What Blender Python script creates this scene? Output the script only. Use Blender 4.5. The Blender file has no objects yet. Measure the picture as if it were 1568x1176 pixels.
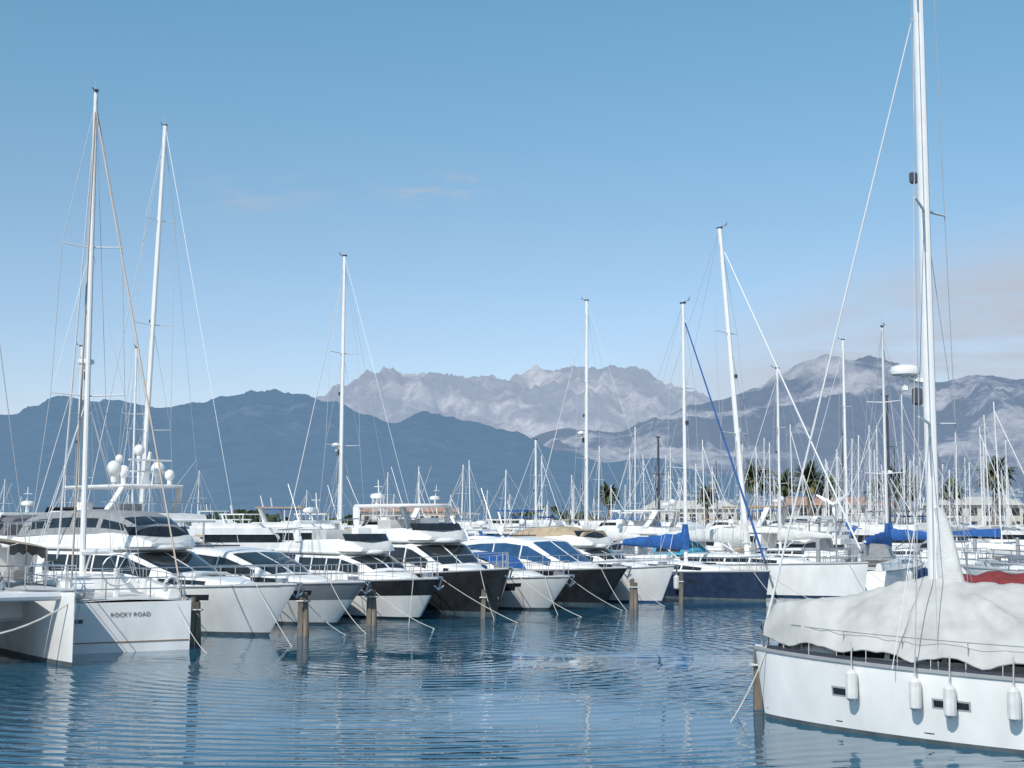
import bpy, math, random, bmesh
from mathutils import Vector, noise
from math import sin, cos, pi, radians, atan2, sqrt
scn = bpy.context.scene
scn.view_settings.view_transform = 'Standard'
scn.view_settings.look = 'None'
scn.view_settings.exposure = 0

# ------------------------------------------------------------ materials
MATS = {}
def nd(nt, t, **kw):
    n = nt.nodes.new(t)
    for k, v in kw.items():
        if k in n.inputs.keys(): n.inputs[k].default_value = v
        else: setattr(n, k, v)
    return n
def pmat(key, col, rough=.4, metal=0., var=.08, scale=3., stretch=(1,1,1), bump=0.):
    m = bpy.data.materials.new(key); m.use_nodes = True
    nt = m.node_tree; b = nt.nodes['Principled BSDF']
    b.inputs['Roughness'].default_value = rough; b.inputs['Metallic'].default_value = metal
    tc = nd(nt, 'ShaderNodeTexCoord'); mp = nd(nt, 'ShaderNodeMapping'); mp.inputs['Scale'].default_value = stretch
    nt.links.new(tc.outputs['Object'], mp.inputs['Vector'])
    n = nd(nt, 'ShaderNodeTexNoise', Scale=scale, Detail=3.)
    nt.links.new(mp.outputs[0], n.inputs['Vector'])
    r = nd(nt, 'ShaderNodeValToRGB')
    r.color_ramp.elements[0].position = .3; r.color_ramp.elements[1].position = .68
    r.color_ramp.elements[0].color = [c*(1-var) for c in col]+[1]
    r.color_ramp.elements[1].color = [min(1, c*(1+var*.6)) for c in col]+[1]
    nt.links.new(n.outputs[0], r.inputs[0]); nt.links.new(r.outputs[0], b.inputs['Base Color'])
    if bump:
        bp = nd(nt, 'ShaderNodeBump', Strength=.6, Distance=bump)
        n2 = nd(nt, 'ShaderNodeTexNoise', Scale=scale*4, Detail=3.)
        nt.links.new(mp.outputs[0], n2.inputs['Vector'])
        nt.links.new(n2.outputs[0], bp.inputs['Height']); nt.links.new(bp.outputs[0], b.inputs['Normal'])
    MATS[key] = m
    return m
pmat('white', (.82,.81,.795), .2, var=.13, scale=1.2, stretch=(1,1,.5))
pmat('offwhite', (.63,.63,.62), .45, var=.12, scale=2.)
pmat('deck', (.62,.61,.59), .6, var=.12, scale=3.)
pmat('teak', (.33,.22,.13), .6, var=.25, scale=4., stretch=(1,12,1))
pmat('black', (.026,.028,.032), .12, var=.3)
pmat('navy', (.025,.04,.08), .12, var=.3)
pmat('greyhull', (.20,.22,.24), .2, var=.1)
pmat('bootblue', (.03,.07,.18), .5)
pmat('bootgrey', (.10,.12,.13), .5, var=.3)
pmat('glass', (.02,.026,.032), .05, var=.3)
pmat('blueglass', (.03,.09,.2), .06, var=.3)
pmat('rub', (.35,.36,.37), .4)
pmat('steel', (.62,.63,.65), .25, metal=.85, var=.1)
pmat('alu', (.66,.67,.69), .38, metal=.15, var=.06)
pmat('wire', (.48,.49,.51), .5, metal=.2, var=.1)
pmat('tanwire', (.42,.34,.28), .6, var=.1)
pmat('mast', (.77,.765,.76), .35, var=.05)
pmat('darkmast', (.05,.055,.07), .35, var=.1)
pmat('rope', (.55,.54,.50), .8, var=.15)
pmat('canvasgrey', (.27,.275,.29), .85, var=.18, scale=4., bump=.02)
pmat('canvasdark', (.13,.135,.15), .85, var=.2, scale=4., bump=.02)
pmat('canvaslight', (.50,.50,.50), .85, var=.10, scale=3., bump=.012)
pmat('tarp', (.47,.465,.455), .8, var=.16, scale=2.2, bump=.012)
pmat('canvastan', (.42,.33,.23), .85, var=.2, scale=4., bump=.02)
pmat('canvasblue', (.02,.10,.33), .8, var=.25, scale=4., bump=.02)
pmat('canvasteal', (.03,.32,.48), .8, var=.2, scale=4., bump=.02)
pmat('canvasred', (.20,.03,.03), .8, var=.25, scale=4., bump=.02)
pmat('canvaswhite', (.62,.62,.61), .8, var=.12, scale=4., bump=.02)
pmat('fender', (.68,.68,.67), .4, var=.12, scale=6.)
pmat('fenderblue', (.03,.05,.15), .5)
pmat('wood', (.21,.175,.14), .9, var=.6, scale=3., stretch=(3,3,.4), bump=.03)
pmat('concrete', (.36,.35,.33), .85, var=.2, scale=1.5, bump=.01)
pmat('letter', (.22,.20,.19), .5)
pmat('trunk', (.16,.12,.09), .9, var=.3, scale=2., bump=.03)
pmat('frond', (.06,.09,.03), .6, var=.5, scale=.6)
pmat('frond2', (.15,.12,.05), .7, var=.4, scale=.6)
pmat('hedge', (.05,.07,.03), .8, var=.6, scale=.3)
pmat('plaster', (.55,.52,.47), .9, var=.15, scale=.5)
pmat('rooftile', (.42,.25,.18), .9, var=.25, scale=1.)
pmat('roofpale', (.55,.52,.48), .9, var=.15, scale=1.)

# ------------------------------------------------------------ mesh builder
class MB:
    def __init__(s): s.V=[]; s.F=[]; s.M=[]; s.keys=[]
    def mi(s,k):
        if k not in s.keys: s.keys.append(k)
        return s.keys.index(k)
    def add(s, vs, fs, k):
        o=len(s.V); s.V.extend([tuple(v) for v in vs])
        for i,f in enumerate(fs):
            s.F.append([a+o for a in f]); s.M.append(s.mi(k if isinstance(k,str) else k[i]))
    def grid(s, rows, k, closed=False):
        n=len(rows[0]); vs=[p for r in rows for p in r]; fs=[]; ks=[]
        for i in range(len(rows)-1):
            for j in range(n if closed else n-1):
                j2=(j+1)%n
                fs.append((i*n+j, i*n+j2, (i+1)*n+j2, (i+1)*n+j)); ks.append(k(i,j) if callable(k) else k)
        s.add(vs, fs, ks)
    def loft(s, rings, k, cap=True):
        s.grid(rings, k, closed=True)
        if cap:
            kk=k if isinstance(k,str) else k(0,0)
            s.add(rings[0],[list(range(len(rings[0])))],kk); s.add(rings[-1],[list(range(len(rings[-1])))],kk)
    def tube(s, pts, r, k, n=5, r1=None, sq=1.):
        pts=[Vector(p) for p in pts]; rings=[]
        m=len(pts)
        for i,p in enumerate(pts):
            d=(pts[min(i+1,m-1)]-pts[max(i-1,0)])
            if d.length<1e-6: d=Vector((0,0,1))
            d.normalize()
            up=Vector((0,0,1)) if abs(d.z)<.95 else Vector((1,0,0))
            a=d.cross(up).normalized(); b=d.cross(a)
            rr=r if r1 is None else r+(r1-r)*i/max(1,m-1)
            rings.append([p+a*cos(2*pi*q/n)*rr*sq+b*sin(2*pi*q/n)*rr for q in range(n)])
        s.loft(rings,k)
    def extr(s, out, z0, z1, k, ch=.03, kt=None):
        cx=sum(p[0] for p in out)/len(out); cy=sum(p[1] for p in out)/len(out)
        def ins(p,d):
            v=Vector((p[0]-cx,p[1]-cy)); l=v.length
            v*= (l-d)/l if l>d else 1
            return (cx+v.x,cy+v.y)
        zz=lambda z,p: z(p) if callable(z) else z
        rs=[]
        rs.append([(*ins(p,ch), zz(z0,p)) for p in out])
        rs.append([(p[0],p[1],zz(z0,p)+ch) for p in out])
        rs.append([(p[0],p[1],zz(z1,p)-ch) for p in out])
        rs.append([(*ins(p,ch), zz(z1,p)) for p in out])
        s.grid(rs,k,closed=True)
        s.add(rs[0],[list(range(len(out)))],k); s.add(rs[-1],[list(range(len(out)))],kt or k)
    def box(s, c, d, k, ch=.03, rot=0):
        x,y,z=c; a,b,h=d[0]/2,d[1]/2,d[2]/2
        out=[]
        for (i,j) in ((-a,-b),(a,-b),(a,b),(-a,b)):
            out.append((x+i*cos(rot)-j*sin(rot), y+i*sin(rot)+j*cos(rot)))
        s.extr(out, z-h, z+h, k, min(ch,h*.45,a*.45,b*.45))
    def ell(s, c, r, k, nu=10, nv=7):
        rings=[]
        for i in range(nv+1):
            t=pi*i/nv
            rr=max(.01,sin(t))
            rings.append([(c[0]+r[0]*rr*cos(2*pi*j/nu), c[1]+r[1]*rr*sin(2*pi*j/nu), c[2]-r[2]*cos(t)) for j in range(nu)])
        s.loft(rings,k)
    def obj(s, name, parent=None, loc=(0,0,0), smooth=35, weld=True):
        me=bpy.data.meshes.new(name); me.from_pydata(s.V,[],s.F)
        for k in s.keys: me.materials.append(MATS[k])
        me.polygons.foreach_set('material_index', s.M)
        bm=bmesh.new(); bm.from_mesh(me)
        if weld: bmesh.ops.remove_doubles(bm, verts=bm.verts, dist=.0008)
        bmesh.ops.recalc_face_normals(bm, faces=bm.faces)
        bm.to_mesh(me); bm.free()
        if smooth:
            me.polygons.foreach_set('use_smooth',[True]*len(me.polygons))
            me.set_sharp_from_angle(angle=radians(smooth))
        o=bpy.data.objects.new(name, me); scn.collection.objects.link(o)
        o.location=loc
        if parent: o.parent=parent
        return o
def root(name, loc, head=0.):
    e=bpy.data.objects.new(name,None); scn.collection.objects.link(e)
    e.location=loc; e.rotation_euler=(0,0,radians(head)); e.empty_display_size=.5
    return e

# ------------------------------------------------------------ boat parts
HL=[-.35,0,.06,.12,.24,.36,.48,.60,.72,.84,.93,1.]
def tmap(i,nt):
    t=i/nt
    return t if t<.7 else min(1.,.7+.3*(1-max(0.,1-(t-.7)/.3)**1.5))
def hull(mb,L,B,fs,fb,x0=0.,tr=.85,flare=.35,rake=1.,tm=.45,paint='white',deck='deck',nt=40,ts=0.,yo=0.,pw=2.3,rub='rub',boot='bootgrey'):
    def S(t,h=1.):
        t=max(0.,min(1.,t))
        if t<tm: f=tr+(1-tr)*sin(pi/2*t/tm)
        else: f=max(0.,1-((t-tm)/(1-tm))**pw)**.88
        Fb=fs+(fb-fs)*t**1.7
        hh=max(-.5,min(1.,h))
        half=B/2*f*(1-flare*(t*t*.9+.1)*(1-hh)**1.4)
        x=x0-L+L*t-rake*(1-hh)*t**5+ts*hh*(1-t)**6
        return x,half,h*Fb
    rows=[]
    for i in range(nt+1):
        t=tmap(i,nt)
        r=[]
        for h in reversed(HL): x,w,z=S(t,h); r.append((x,yo-w,z))
        for h in HL: x,w,z=S(t,h); r.append((x,yo+w,z))
        rows.append(r)
    nl=len(HL)
    def kf(i,j):
        if j<nl-1: side=-1; a=nl-2-j
        elif j==nl-1: return boot
        else: side=1; a=j-nl
        hm=(HL[a]+HL[a+1])/2; tmid=tmap(i+.5,nt)
        if hm<.06: return boot
        if callable(paint): return paint(tmid,hm,side)
        return paint
    mb.grid(rows,kf)
    mb.grid([[(S(0,h)[0],yo+S(0,h)[1]*q,S(0,h)[2]) for q in (-1,-.5,0,.5,1)] for h in HL], lambda i,j: boot if i<1 else ((paint(0,(HL[i]+HL[i+1])/2,0) if callable(paint) else paint)))
    dr=[]
    for i in range(nt+1):
        t=tmap(i,nt)
        x,w,z=S(t,1.)
        dr.append([(x,yo+w*q,z-.015+.08*(1-q*q)) for q in (-1,-.96,-.5,0,.5,.96,1)])
    mb.grid(dr,deck)
    for sd in (-1,1):
        mb.tube([(S(t/30)[0],yo+sd*S(t/30)[1],S(t/30)[2]+.01) for t in range(31)],.04,rub,n=5)
    S.yo=yo
    return S
def rail(mb,S,t0=.3,t1=.985,h=.65,n=9,levels=(1.,.5),r=.017,key='steel',inset=.1,join=True):
    yo=S.yo
    def P(t,sd,z):
        x,w,zz=S(t); return (x-.05,yo+sd*max(.12,w-inset),zz+z)
    ts=[t0+(t1-t0)*i/(n-1) for i in range(n)]
    for sd in (-1,1):
        for t in ts: mb.tube([P(t,sd,0),P(t,sd,h)],r,key,n=4)
        for lv in levels:
            mb.tube([P(t0+(t1-t0)*i/24,sd,h*lv) for i in range(25)],r*(1 if lv==1 else .7),key,n=4)
    if join:
        for lv in levels: 
            a=P(t1,-1,h*lv); b=P(t1,1,h*lv); mb.tube([a,(a[0]+.18,yo,a[2]),b],r,key,n=4)
def cab(mb,prof,key='white',gl='glass',win=None,mull=(),shield=None,lo=.38,hi=.86,yo=0.,camber=.06,mw=.045,roofkey=None):
    prof=sorted(prof,key=lambda p:-p[0])
    def at(x):
        for a,b in zip(prof,prof[1:]):
            if b[0]<=x<=a[0]:
                f=(a[0]-x)/(a[0]-b[0]) if a[0]!=b[0] else 0
                return [a[i]+(b[i]-a[i])*f for i in range(5)]
        return list(prof[0] if x>prof[0][0] else prof[-1])
    xs=set(p[0] for p in prof)
    for p,q in zip(prof,prof[1:]):
        for f in (.33,.66): xs.add(p[0]+(q[0]-p[0])*f)
    if win: xs|={win[0],win[1]}
    for m in mull: xs|={m-mw,m+mw}
    if shield: xs|={shield[0],shield[1]}
    xs=sorted([x for x in xs if prof[-1][0]-1e-6<=x<=prof[0][0]+1e-6],reverse=True)
    rows=[]
    for x in xs:
        _,hb,ht,zb,zt=at(x); H=zt-zb
        def sd(f): return hb+(ht-hb)*f
        e=min(.07,H*.1)
        h=[(hb,zb),(sd(lo),zb+H*lo),(sd(hi),zb+H*hi),(ht,zt-e),(ht-e*1.4,zt),(ht*.72,zt+camber*.5),(.04 if ht>.1 else 0,zt+camber)]
        rows.append([(x,yo-y,z) for y,z in h]+[(x,yo+y,z) for y,z in reversed(h)])
    def kf(i,j):
        xm=(xs[i]+xs[i+1])/2; jj=j if j<7 else 12-j
        inm=any(abs(xm-m)<mw for m in mull)
        if jj==1 and win and win[1]<xm<win[0] and not inm: return gl
        if shield and shield[1]<xm<shield[0]:
            if jj in (4,5): return gl
        if jj>=4 and roofkey: return roofkey
        return key
    mb.grid(rows,kf)
    mb.add(rows[0],[list(range(14))],key); mb.add(rows[-1],[list(range(14))],key)
    return at
def fenderm(mb,x,y,z,k='fender',r=.14,h=.34,rope=.4):
    rings=[]
    for a,b in ((0,.05),(.04,.6),(.12,.95),(.3,1.),(.7,1.),(.88,.95),(.96,.6),(1.,.2),(1.06,.2)):
        rings.append([(x+r*b*cos(q*pi/5),y+r*b*sin(q*pi/5),z-h+2*h*a) for q in range(10)])
    mb.loft(rings,k); mb.tube([(x,y,z+h),(x,y*.97,z+h+rope)],.012,'rope',n=4)
def sag(a,b,s=.3,n=10):
    a=Vector(a); b=Vector(b)
    return [a+(b-a)*(i/n)-Vector((0,0,s*4*(i/n)*(1-i/n))) for i in range(n+1)]
def radome(mb,x,y,z,r=.28):
    mb.tube([(x,y,z-.25),(x,y,z)],.06,'white',n=6)
    rings=[[(x+r*b*cos(q*pi/7),y+r*b*sin(q*pi/7),z+r*a) for q in range(14)] for a,b in ((0,.7),(.1,.95),(.35,1.),(.6,.9),(.75,.5),(.8,.02))]
    mb.loft(rings,'white')
def dome(mb,x,y,z,r=.3):
    mb.tube([(x,y,z-r-.3),(x,y,z-r*.6)],r*.45,'white',n=8)
    mb.ell((x,y,z),(r,r,r*1.1),'white',12,8)

def motor_yacht(bow,head,L=14.,B=4.2,fs=1.15,fb=1.6,hk='white',style='fly',cabh=1.35,gl='glass',canvas=None,hard=None,hwin=True,band=None,boot='bootgrey',seed=0,roofkey=None,dom=False,name='motor_yacht',lines=True,arch=True,railing=True,rake=1.3,ch=1.95,shift=0.,sunc=None,cover=None):
    rr=random.Random(seed)
    e=root(name,(bow[0],bow[1],0),head)
    mb=MB()
    a0=.62+rr.random()*.06; a1=a0+.13+rr.random()*.06
    def paint(t,h,side):
        if hwin and .54<h<.80 and side!=0:
            u=(h-.5)*.08
            if a0+u<t<a1+u or (.40+u<t<.46+u) or (.30+u<t<.345+u): return 'glass'
        if band and h>.62: return band
        return hk
    S=hull(mb,L,B,fs,fb,paint=paint if (hwin or band) else hk,rake=rake,flare=.42,tr=.9,boot=boot,pw=2.5,nt=60)
    mb.box((-L-.45,0,.32),(1.,B*.8,.12),'teak' if rr.random()<.5 else 'offwhite')
    mb.obj('hull',e)
    zf=S(.55)[2]; cw=B/2*.78
    mb=MB()
    D=lambda f:S(1+f)[2]-.03
    X=lambda f:(f+shift)*L
    cab(mb,[(-.14*L,.25*cw,.2*cw,D(-.14),D(-.14)+.06),(-.24*L,.62*cw,.55*cw,D(-.24),D(-.24)+.28),(-.36*L,.86*cw,.8*cw,D(-.36),D(-.36)+.40),(-.5*L,.9*cw,.85*cw,D(-.5),D(-.5)+.4)],'white',win=(-.22*L,-.34*L) if rr.random()<.6 else None,lo=.3,hi=.8)
    mb.box((-.26*L,0,D(-.26)+.34),(.5,.5,.07),'glass')
    if rr.random()<.6: mb.box((-.31*L,0,D(-.31)+.42),(1.3,1.3,.1),rr.choice(['canvaslight','offwhite','canvastan']),.04)
    z1=zf+cabh
    if style=='coupe':
        cab(mb,[(X(-.27),.6*cw,.5*cw,zf,zf+.34),(X(-.34),.86*cw,.68*cw,zf,zf+.72),(X(-.44),.98*cw,.74*cw,zf-.02,zf+cabh*.92),(X(-.56),cw,.76*cw,zf-.04,zf+cabh*1.02),(X(-.70),cw,.76*cw,zf-.1,zf+cabh*.98),(X(-.84),.98*cw,.74*cw,zf-.15,zf+cabh*.86)],
            'white',gl=gl,win=(X(-.33),X(-.78)),mull=[X(-.47),X(-.62)],shield=(X(-.285),X(-.43)),lo=.42,hi=.84,roofkey=roofkey)
        if sunc:   # fitted windscreen cover, just proud of the glass
            mb.grid([[(x,q*w,z+.03*(1-abs(q))+.02) for q in (-1,-.6,0,.6,1)] for x,w,z in ((X(-.28),.50*cw,zf+.41),(X(-.34),.66*cw,zf+.78),(X(-.435),.70*cw,zf+cabh*.92+.05))],sunc)
        for sd in (-1,1):
            mb.tube([(X(-.84),sd*.72*cw,zf+cabh*.8),(X(-.93),sd*.9*cw,zf-.1)],.07,'white',n=6)
            mb.tube([(X(-.285),sd*.22*cw,zf+.46),(X(-.345),sd*.10*cw,zf+.86)],.016,'darkmast',n=4)
        mb.box((X(-.62),0,zf+cabh*1.02+.09),(1.5,1.2,.05),'glass')
        if arch:
            z2=zf+cabh+.35
            mb.tube([(X(-.78),-.72*cw,zf+cabh*.85),(X(-.82),-.62*cw,z2),(X(-.82),.62*cw,z2),(X(-.78),.72*cw,zf+cabh*.85)],.07,'white',n=6)
            if rr.random()<.6: radome(mb,X(-.82),0,z2+.22)
            else: dome(mb,X(-.82),.3,z2+.45,.2)
            mb.tube([(X(-.82),.5*cw,z2),(X(-.9),.5*cw,z2+2.)],.014,'white',n=4)
        if cover:  # cockpit cover on hoops
            rows=[[(X(-.80)-.19*L*i/5,.98*cw*q,zf-.05+(cabh*(.98-.08*i))*(1-abs(q)**3.2)) for q in (-1,-.97,-.85,-.5,0,.5,.85,.97,1)] for i in range(6)]
            mb.grid(rows,cover); mb.add(rows[-1],[list(range(9))],cover)
    else:
        cab(mb,[(X(-.31),.6*cw,.5*cw,zf,zf+.38),(X(-.35),.85*cw,.68*cw,zf,zf+.62),(X(-.44),cw,.82*cw,zf-.02,z1-.1),(X(-.48),cw,.84*cw,zf-.04,z1),(X(-.78),cw,.86*cw,zf-.12,z1)],
            'white',gl=gl,win=(X(-.37),X(-.75)),mull=[X(-.47),X(-.56),X(-.66)],shield=(X(-.325),X(-.435)),lo=.42,hi=.86)
        fw=.92*cw
        n=10
        out=[(X(-.40)-.5*(1-cos(pi/2*abs(q)))*2., fw*q) for q in [(-1+2*i/n) for i in range(n+1)]]+[(X(-.93),fw),(X(-.93),-fw)]
        mb.extr(out,z1+.0,z1+.16,'white',.05)
        cab(mb,[(X(-.41),.5*cw,.42*cw,z1+.12,z1+.24),(X(-.44),.82*cw,.7*cw,z1+.12,z1+.48),(X(-.5),.9*cw,.84*cw,z1+.12,z1+.58),(X(-.74),.9*cw,.86*cw,z1+.12,z1+.52),(X(-.9),.88*cw,.84*cw,z1+.12,z1+.38)],'white',camber=0.,roofkey='offwhite')
        ws=[[( X(-.43)-.35*abs(q)**2-.25*k, .74*cw*q, z1+.5+.28*k) for q in (-1,-.8,-.5,0,.5,.8,1)] for k in (0,1)]
        mb.grid(ws,'glass')
        mb.box((X(-.56),.3*cw,z1+.75),(.5,.6,.5),'white'); mb.box((X(-.66),-.2*cw,z1+.72),(1.1,1.2,.4),'canvaslight')
        for sd in (-1,1):
            mb.tube([(X(-.9),sd*.8*cw,zf-.2),(X(-.9),sd*.8*cw,z1+.05)],.045,'steel',n=5)
            mb.tube([(X(-.74),sd*.84*cw,z1+1.0),(X(-.92),sd*.84*cw,z1+.9),(X(-.92),0,z1+.9)],.018,'steel',n=4)
            for q in range(5): mb.tube([(X(-(.76+.04*q)),sd*.84*cw,z1+.4),(X(-(.76+.04*q)),sd*.84*cw,z1+.93)],.014,'steel',n=4)
        zt=z1+ch
        if canvas:
            cab(mb,[(X(-.45),.66*cw,.5*cw,z1+.5,z1+.62+.1*ch),(X(-.5),.8*cw,.62*cw,z1+.52,zt-.28),(X(-.56),.84*cw,.68*cw,z1+.52,zt-.08),(X(-.68),.86*cw,.7*cw,z1+.5,zt-.02),(X(-.8),.86*cw,.68*cw,z1+.45,zt-.1),(X(-.88),.84*cw,.62*cw,z1+.4,zt-.3)],
                canvas,gl='glass' ,win=(X(-.48),X(-.84)) if ch>1.1 else None,mull=[X(-.56),X(-.66),X(-.76)],shield=(X(-.46),X(-.5)) if ch>1.1 else None,lo=.3,hi=.72,mw=.12)
        if hard:
            out=[(X(-.5),-.5*cw),(X(-.485),0),(X(-.5),.5*cw),(X(-.53),.72*cw),(X(-.82),.74*cw),(X(-.84),0),(X(-.82),-.74*cw),(X(-.53),-.72*cw)]
            mb.extr(out,lambda p: zt-.12,lambda p: zt+.02+.0*p[0],hard,.04)
            for sd in (-1,1):
                mb.tube([(X(-.54),sd*.66*cw,zt-.1),(X(-.48),sd*.76*cw,z1+.5)],.035,'steel',n=5)
        if arch:
            for sd in (-1,1):
                mb.loft([[(x+dx,sd*(y+dy),z) for dx,dy in ((-.22,-.05),(.22,-.05),(.22,.05),(-.22,.05))] for x,y,z in ((X(-.76),.86*cw,z1+.45),(X(-.79),.8*cw,z1+.6*ch),(X(-.81),.7*cw,zt-.06))],'white')
            if not hard:
                mb.box((X(-.81),0,zt-.08),(.5,1.4*cw,.14),'white',.05)
            if rr.random()<.7: radome(mb,X(-.80),rr.uniform(-.3,.3)*cw,zt+.28,.3)
            if rr.random()<.6: dome(mb,X(-.80),rr.choice([-.5,.5])*cw,zt+.5,rr.uniform(.18,.27))
            mb.tube([(X(-.81),0,zt),(X(-.82),0,zt+1.1)],.04,'white',n=5,r1=.02)
            mb.tube([(X(-.82),-.2,zt+.8),(X(-.82),.2,zt+.8)],.02,'white',n=4)
            for sd in (-1,1): mb.tube([(X(-.8),sd*.68*cw,zt),(X(-.88),sd*.7*cw,zt+1.2+rr.random())],.013,'white',n=4)
        if dom:
            for i,(dx,dy,dzz,r) in enumerate(((0,.55,.8,.36),(0,-.55,.8,.36),(1.2,0,.7,.30),(-.6,.1,1.7,.26),(.5,.3,1.3,.2))):
                dome(mb,X(-.74)+dx,dy*cw,zt+dzz,r)
                mb.tube([(X(-.74)+dx,dy*cw,zt),(X(-.74)+dx,dy*cw,zt+dzz)],.08,'white',n=6)
            mb.tube([(X(-.78),0,zt),(X(-.80),0,zt+1.6)],.2,'white',n=6,r1=.08)
            mb.box((X(-.80),0,zt+1.2),(.3,2.2,.08),'white'); mb.box((X(-.79),0,zt+.65),(.35,1.7,.08),'white')
            mb.tube([(X(-.78),0,zt+1.3),(X(-.78),0,zt+2.6)],.03,'white',n=5)
    mb.box((-L+1.,0,S(.07)[2]+.28),(.7,B*.55,.45),rr.choice(['canvaslight','canvastan','offwhite','canvasgrey']),.08)
    mb.tube([(-L+.1,B*.2,S(0)[2]),(-L-.35,B*.2,S(0)[2]+1.4)],.018,'white',n=4)
    mb.obj('superstructure',e)
    mb=MB()
    if railing: rail(mb,S,t0=.34,t1=.985,h=.62,n=11,r=.016)
    mb.box((-.7,0,S(.95)[2]+.12),(.3,.25,.18),'steel')
    mb.tube([(-.5,0,S(.97)[2]+.06),(.22,0,S(1)[2]+.04)],.05,'steel',n=5)
    mb.tube([(.2,0,S(1)[2]),(.02,0,S(1)[2]-.35)],.035,'steel',n=5)
    mb.tube([(.02,-.2,S(1)[2]-.25),(-.02,0,S(1)[2]-.4),(.02,.2,S(1)[2]-.25)],.03,'steel',n=5)
    mb.obj('rails_and_anchor',e)
    mb=MB()
    for sd in (-1,1):
        for t in (.25,.45,.62):
            if rr.random()<.75:
                x,w,z=S(t,.62); fenderm(mb,x,sd*(w+.13),z-.05,'fender' if rr.random()<.7 else 'fenderblue')
    if lines:
        x,w,z=S(.93)
        for sd in (-1,1):
            mb.tube(sag((x,sd*w,z+.05),(x+1.7+rr.random()*1.9,sd*(w+.3+rr.random()*1.3),-.1),.05+.2*rr.random()),.013,'rope',n=4)
    if mb.V: mb.obj('fenders_and_lines',e)
    return e,S

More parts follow.
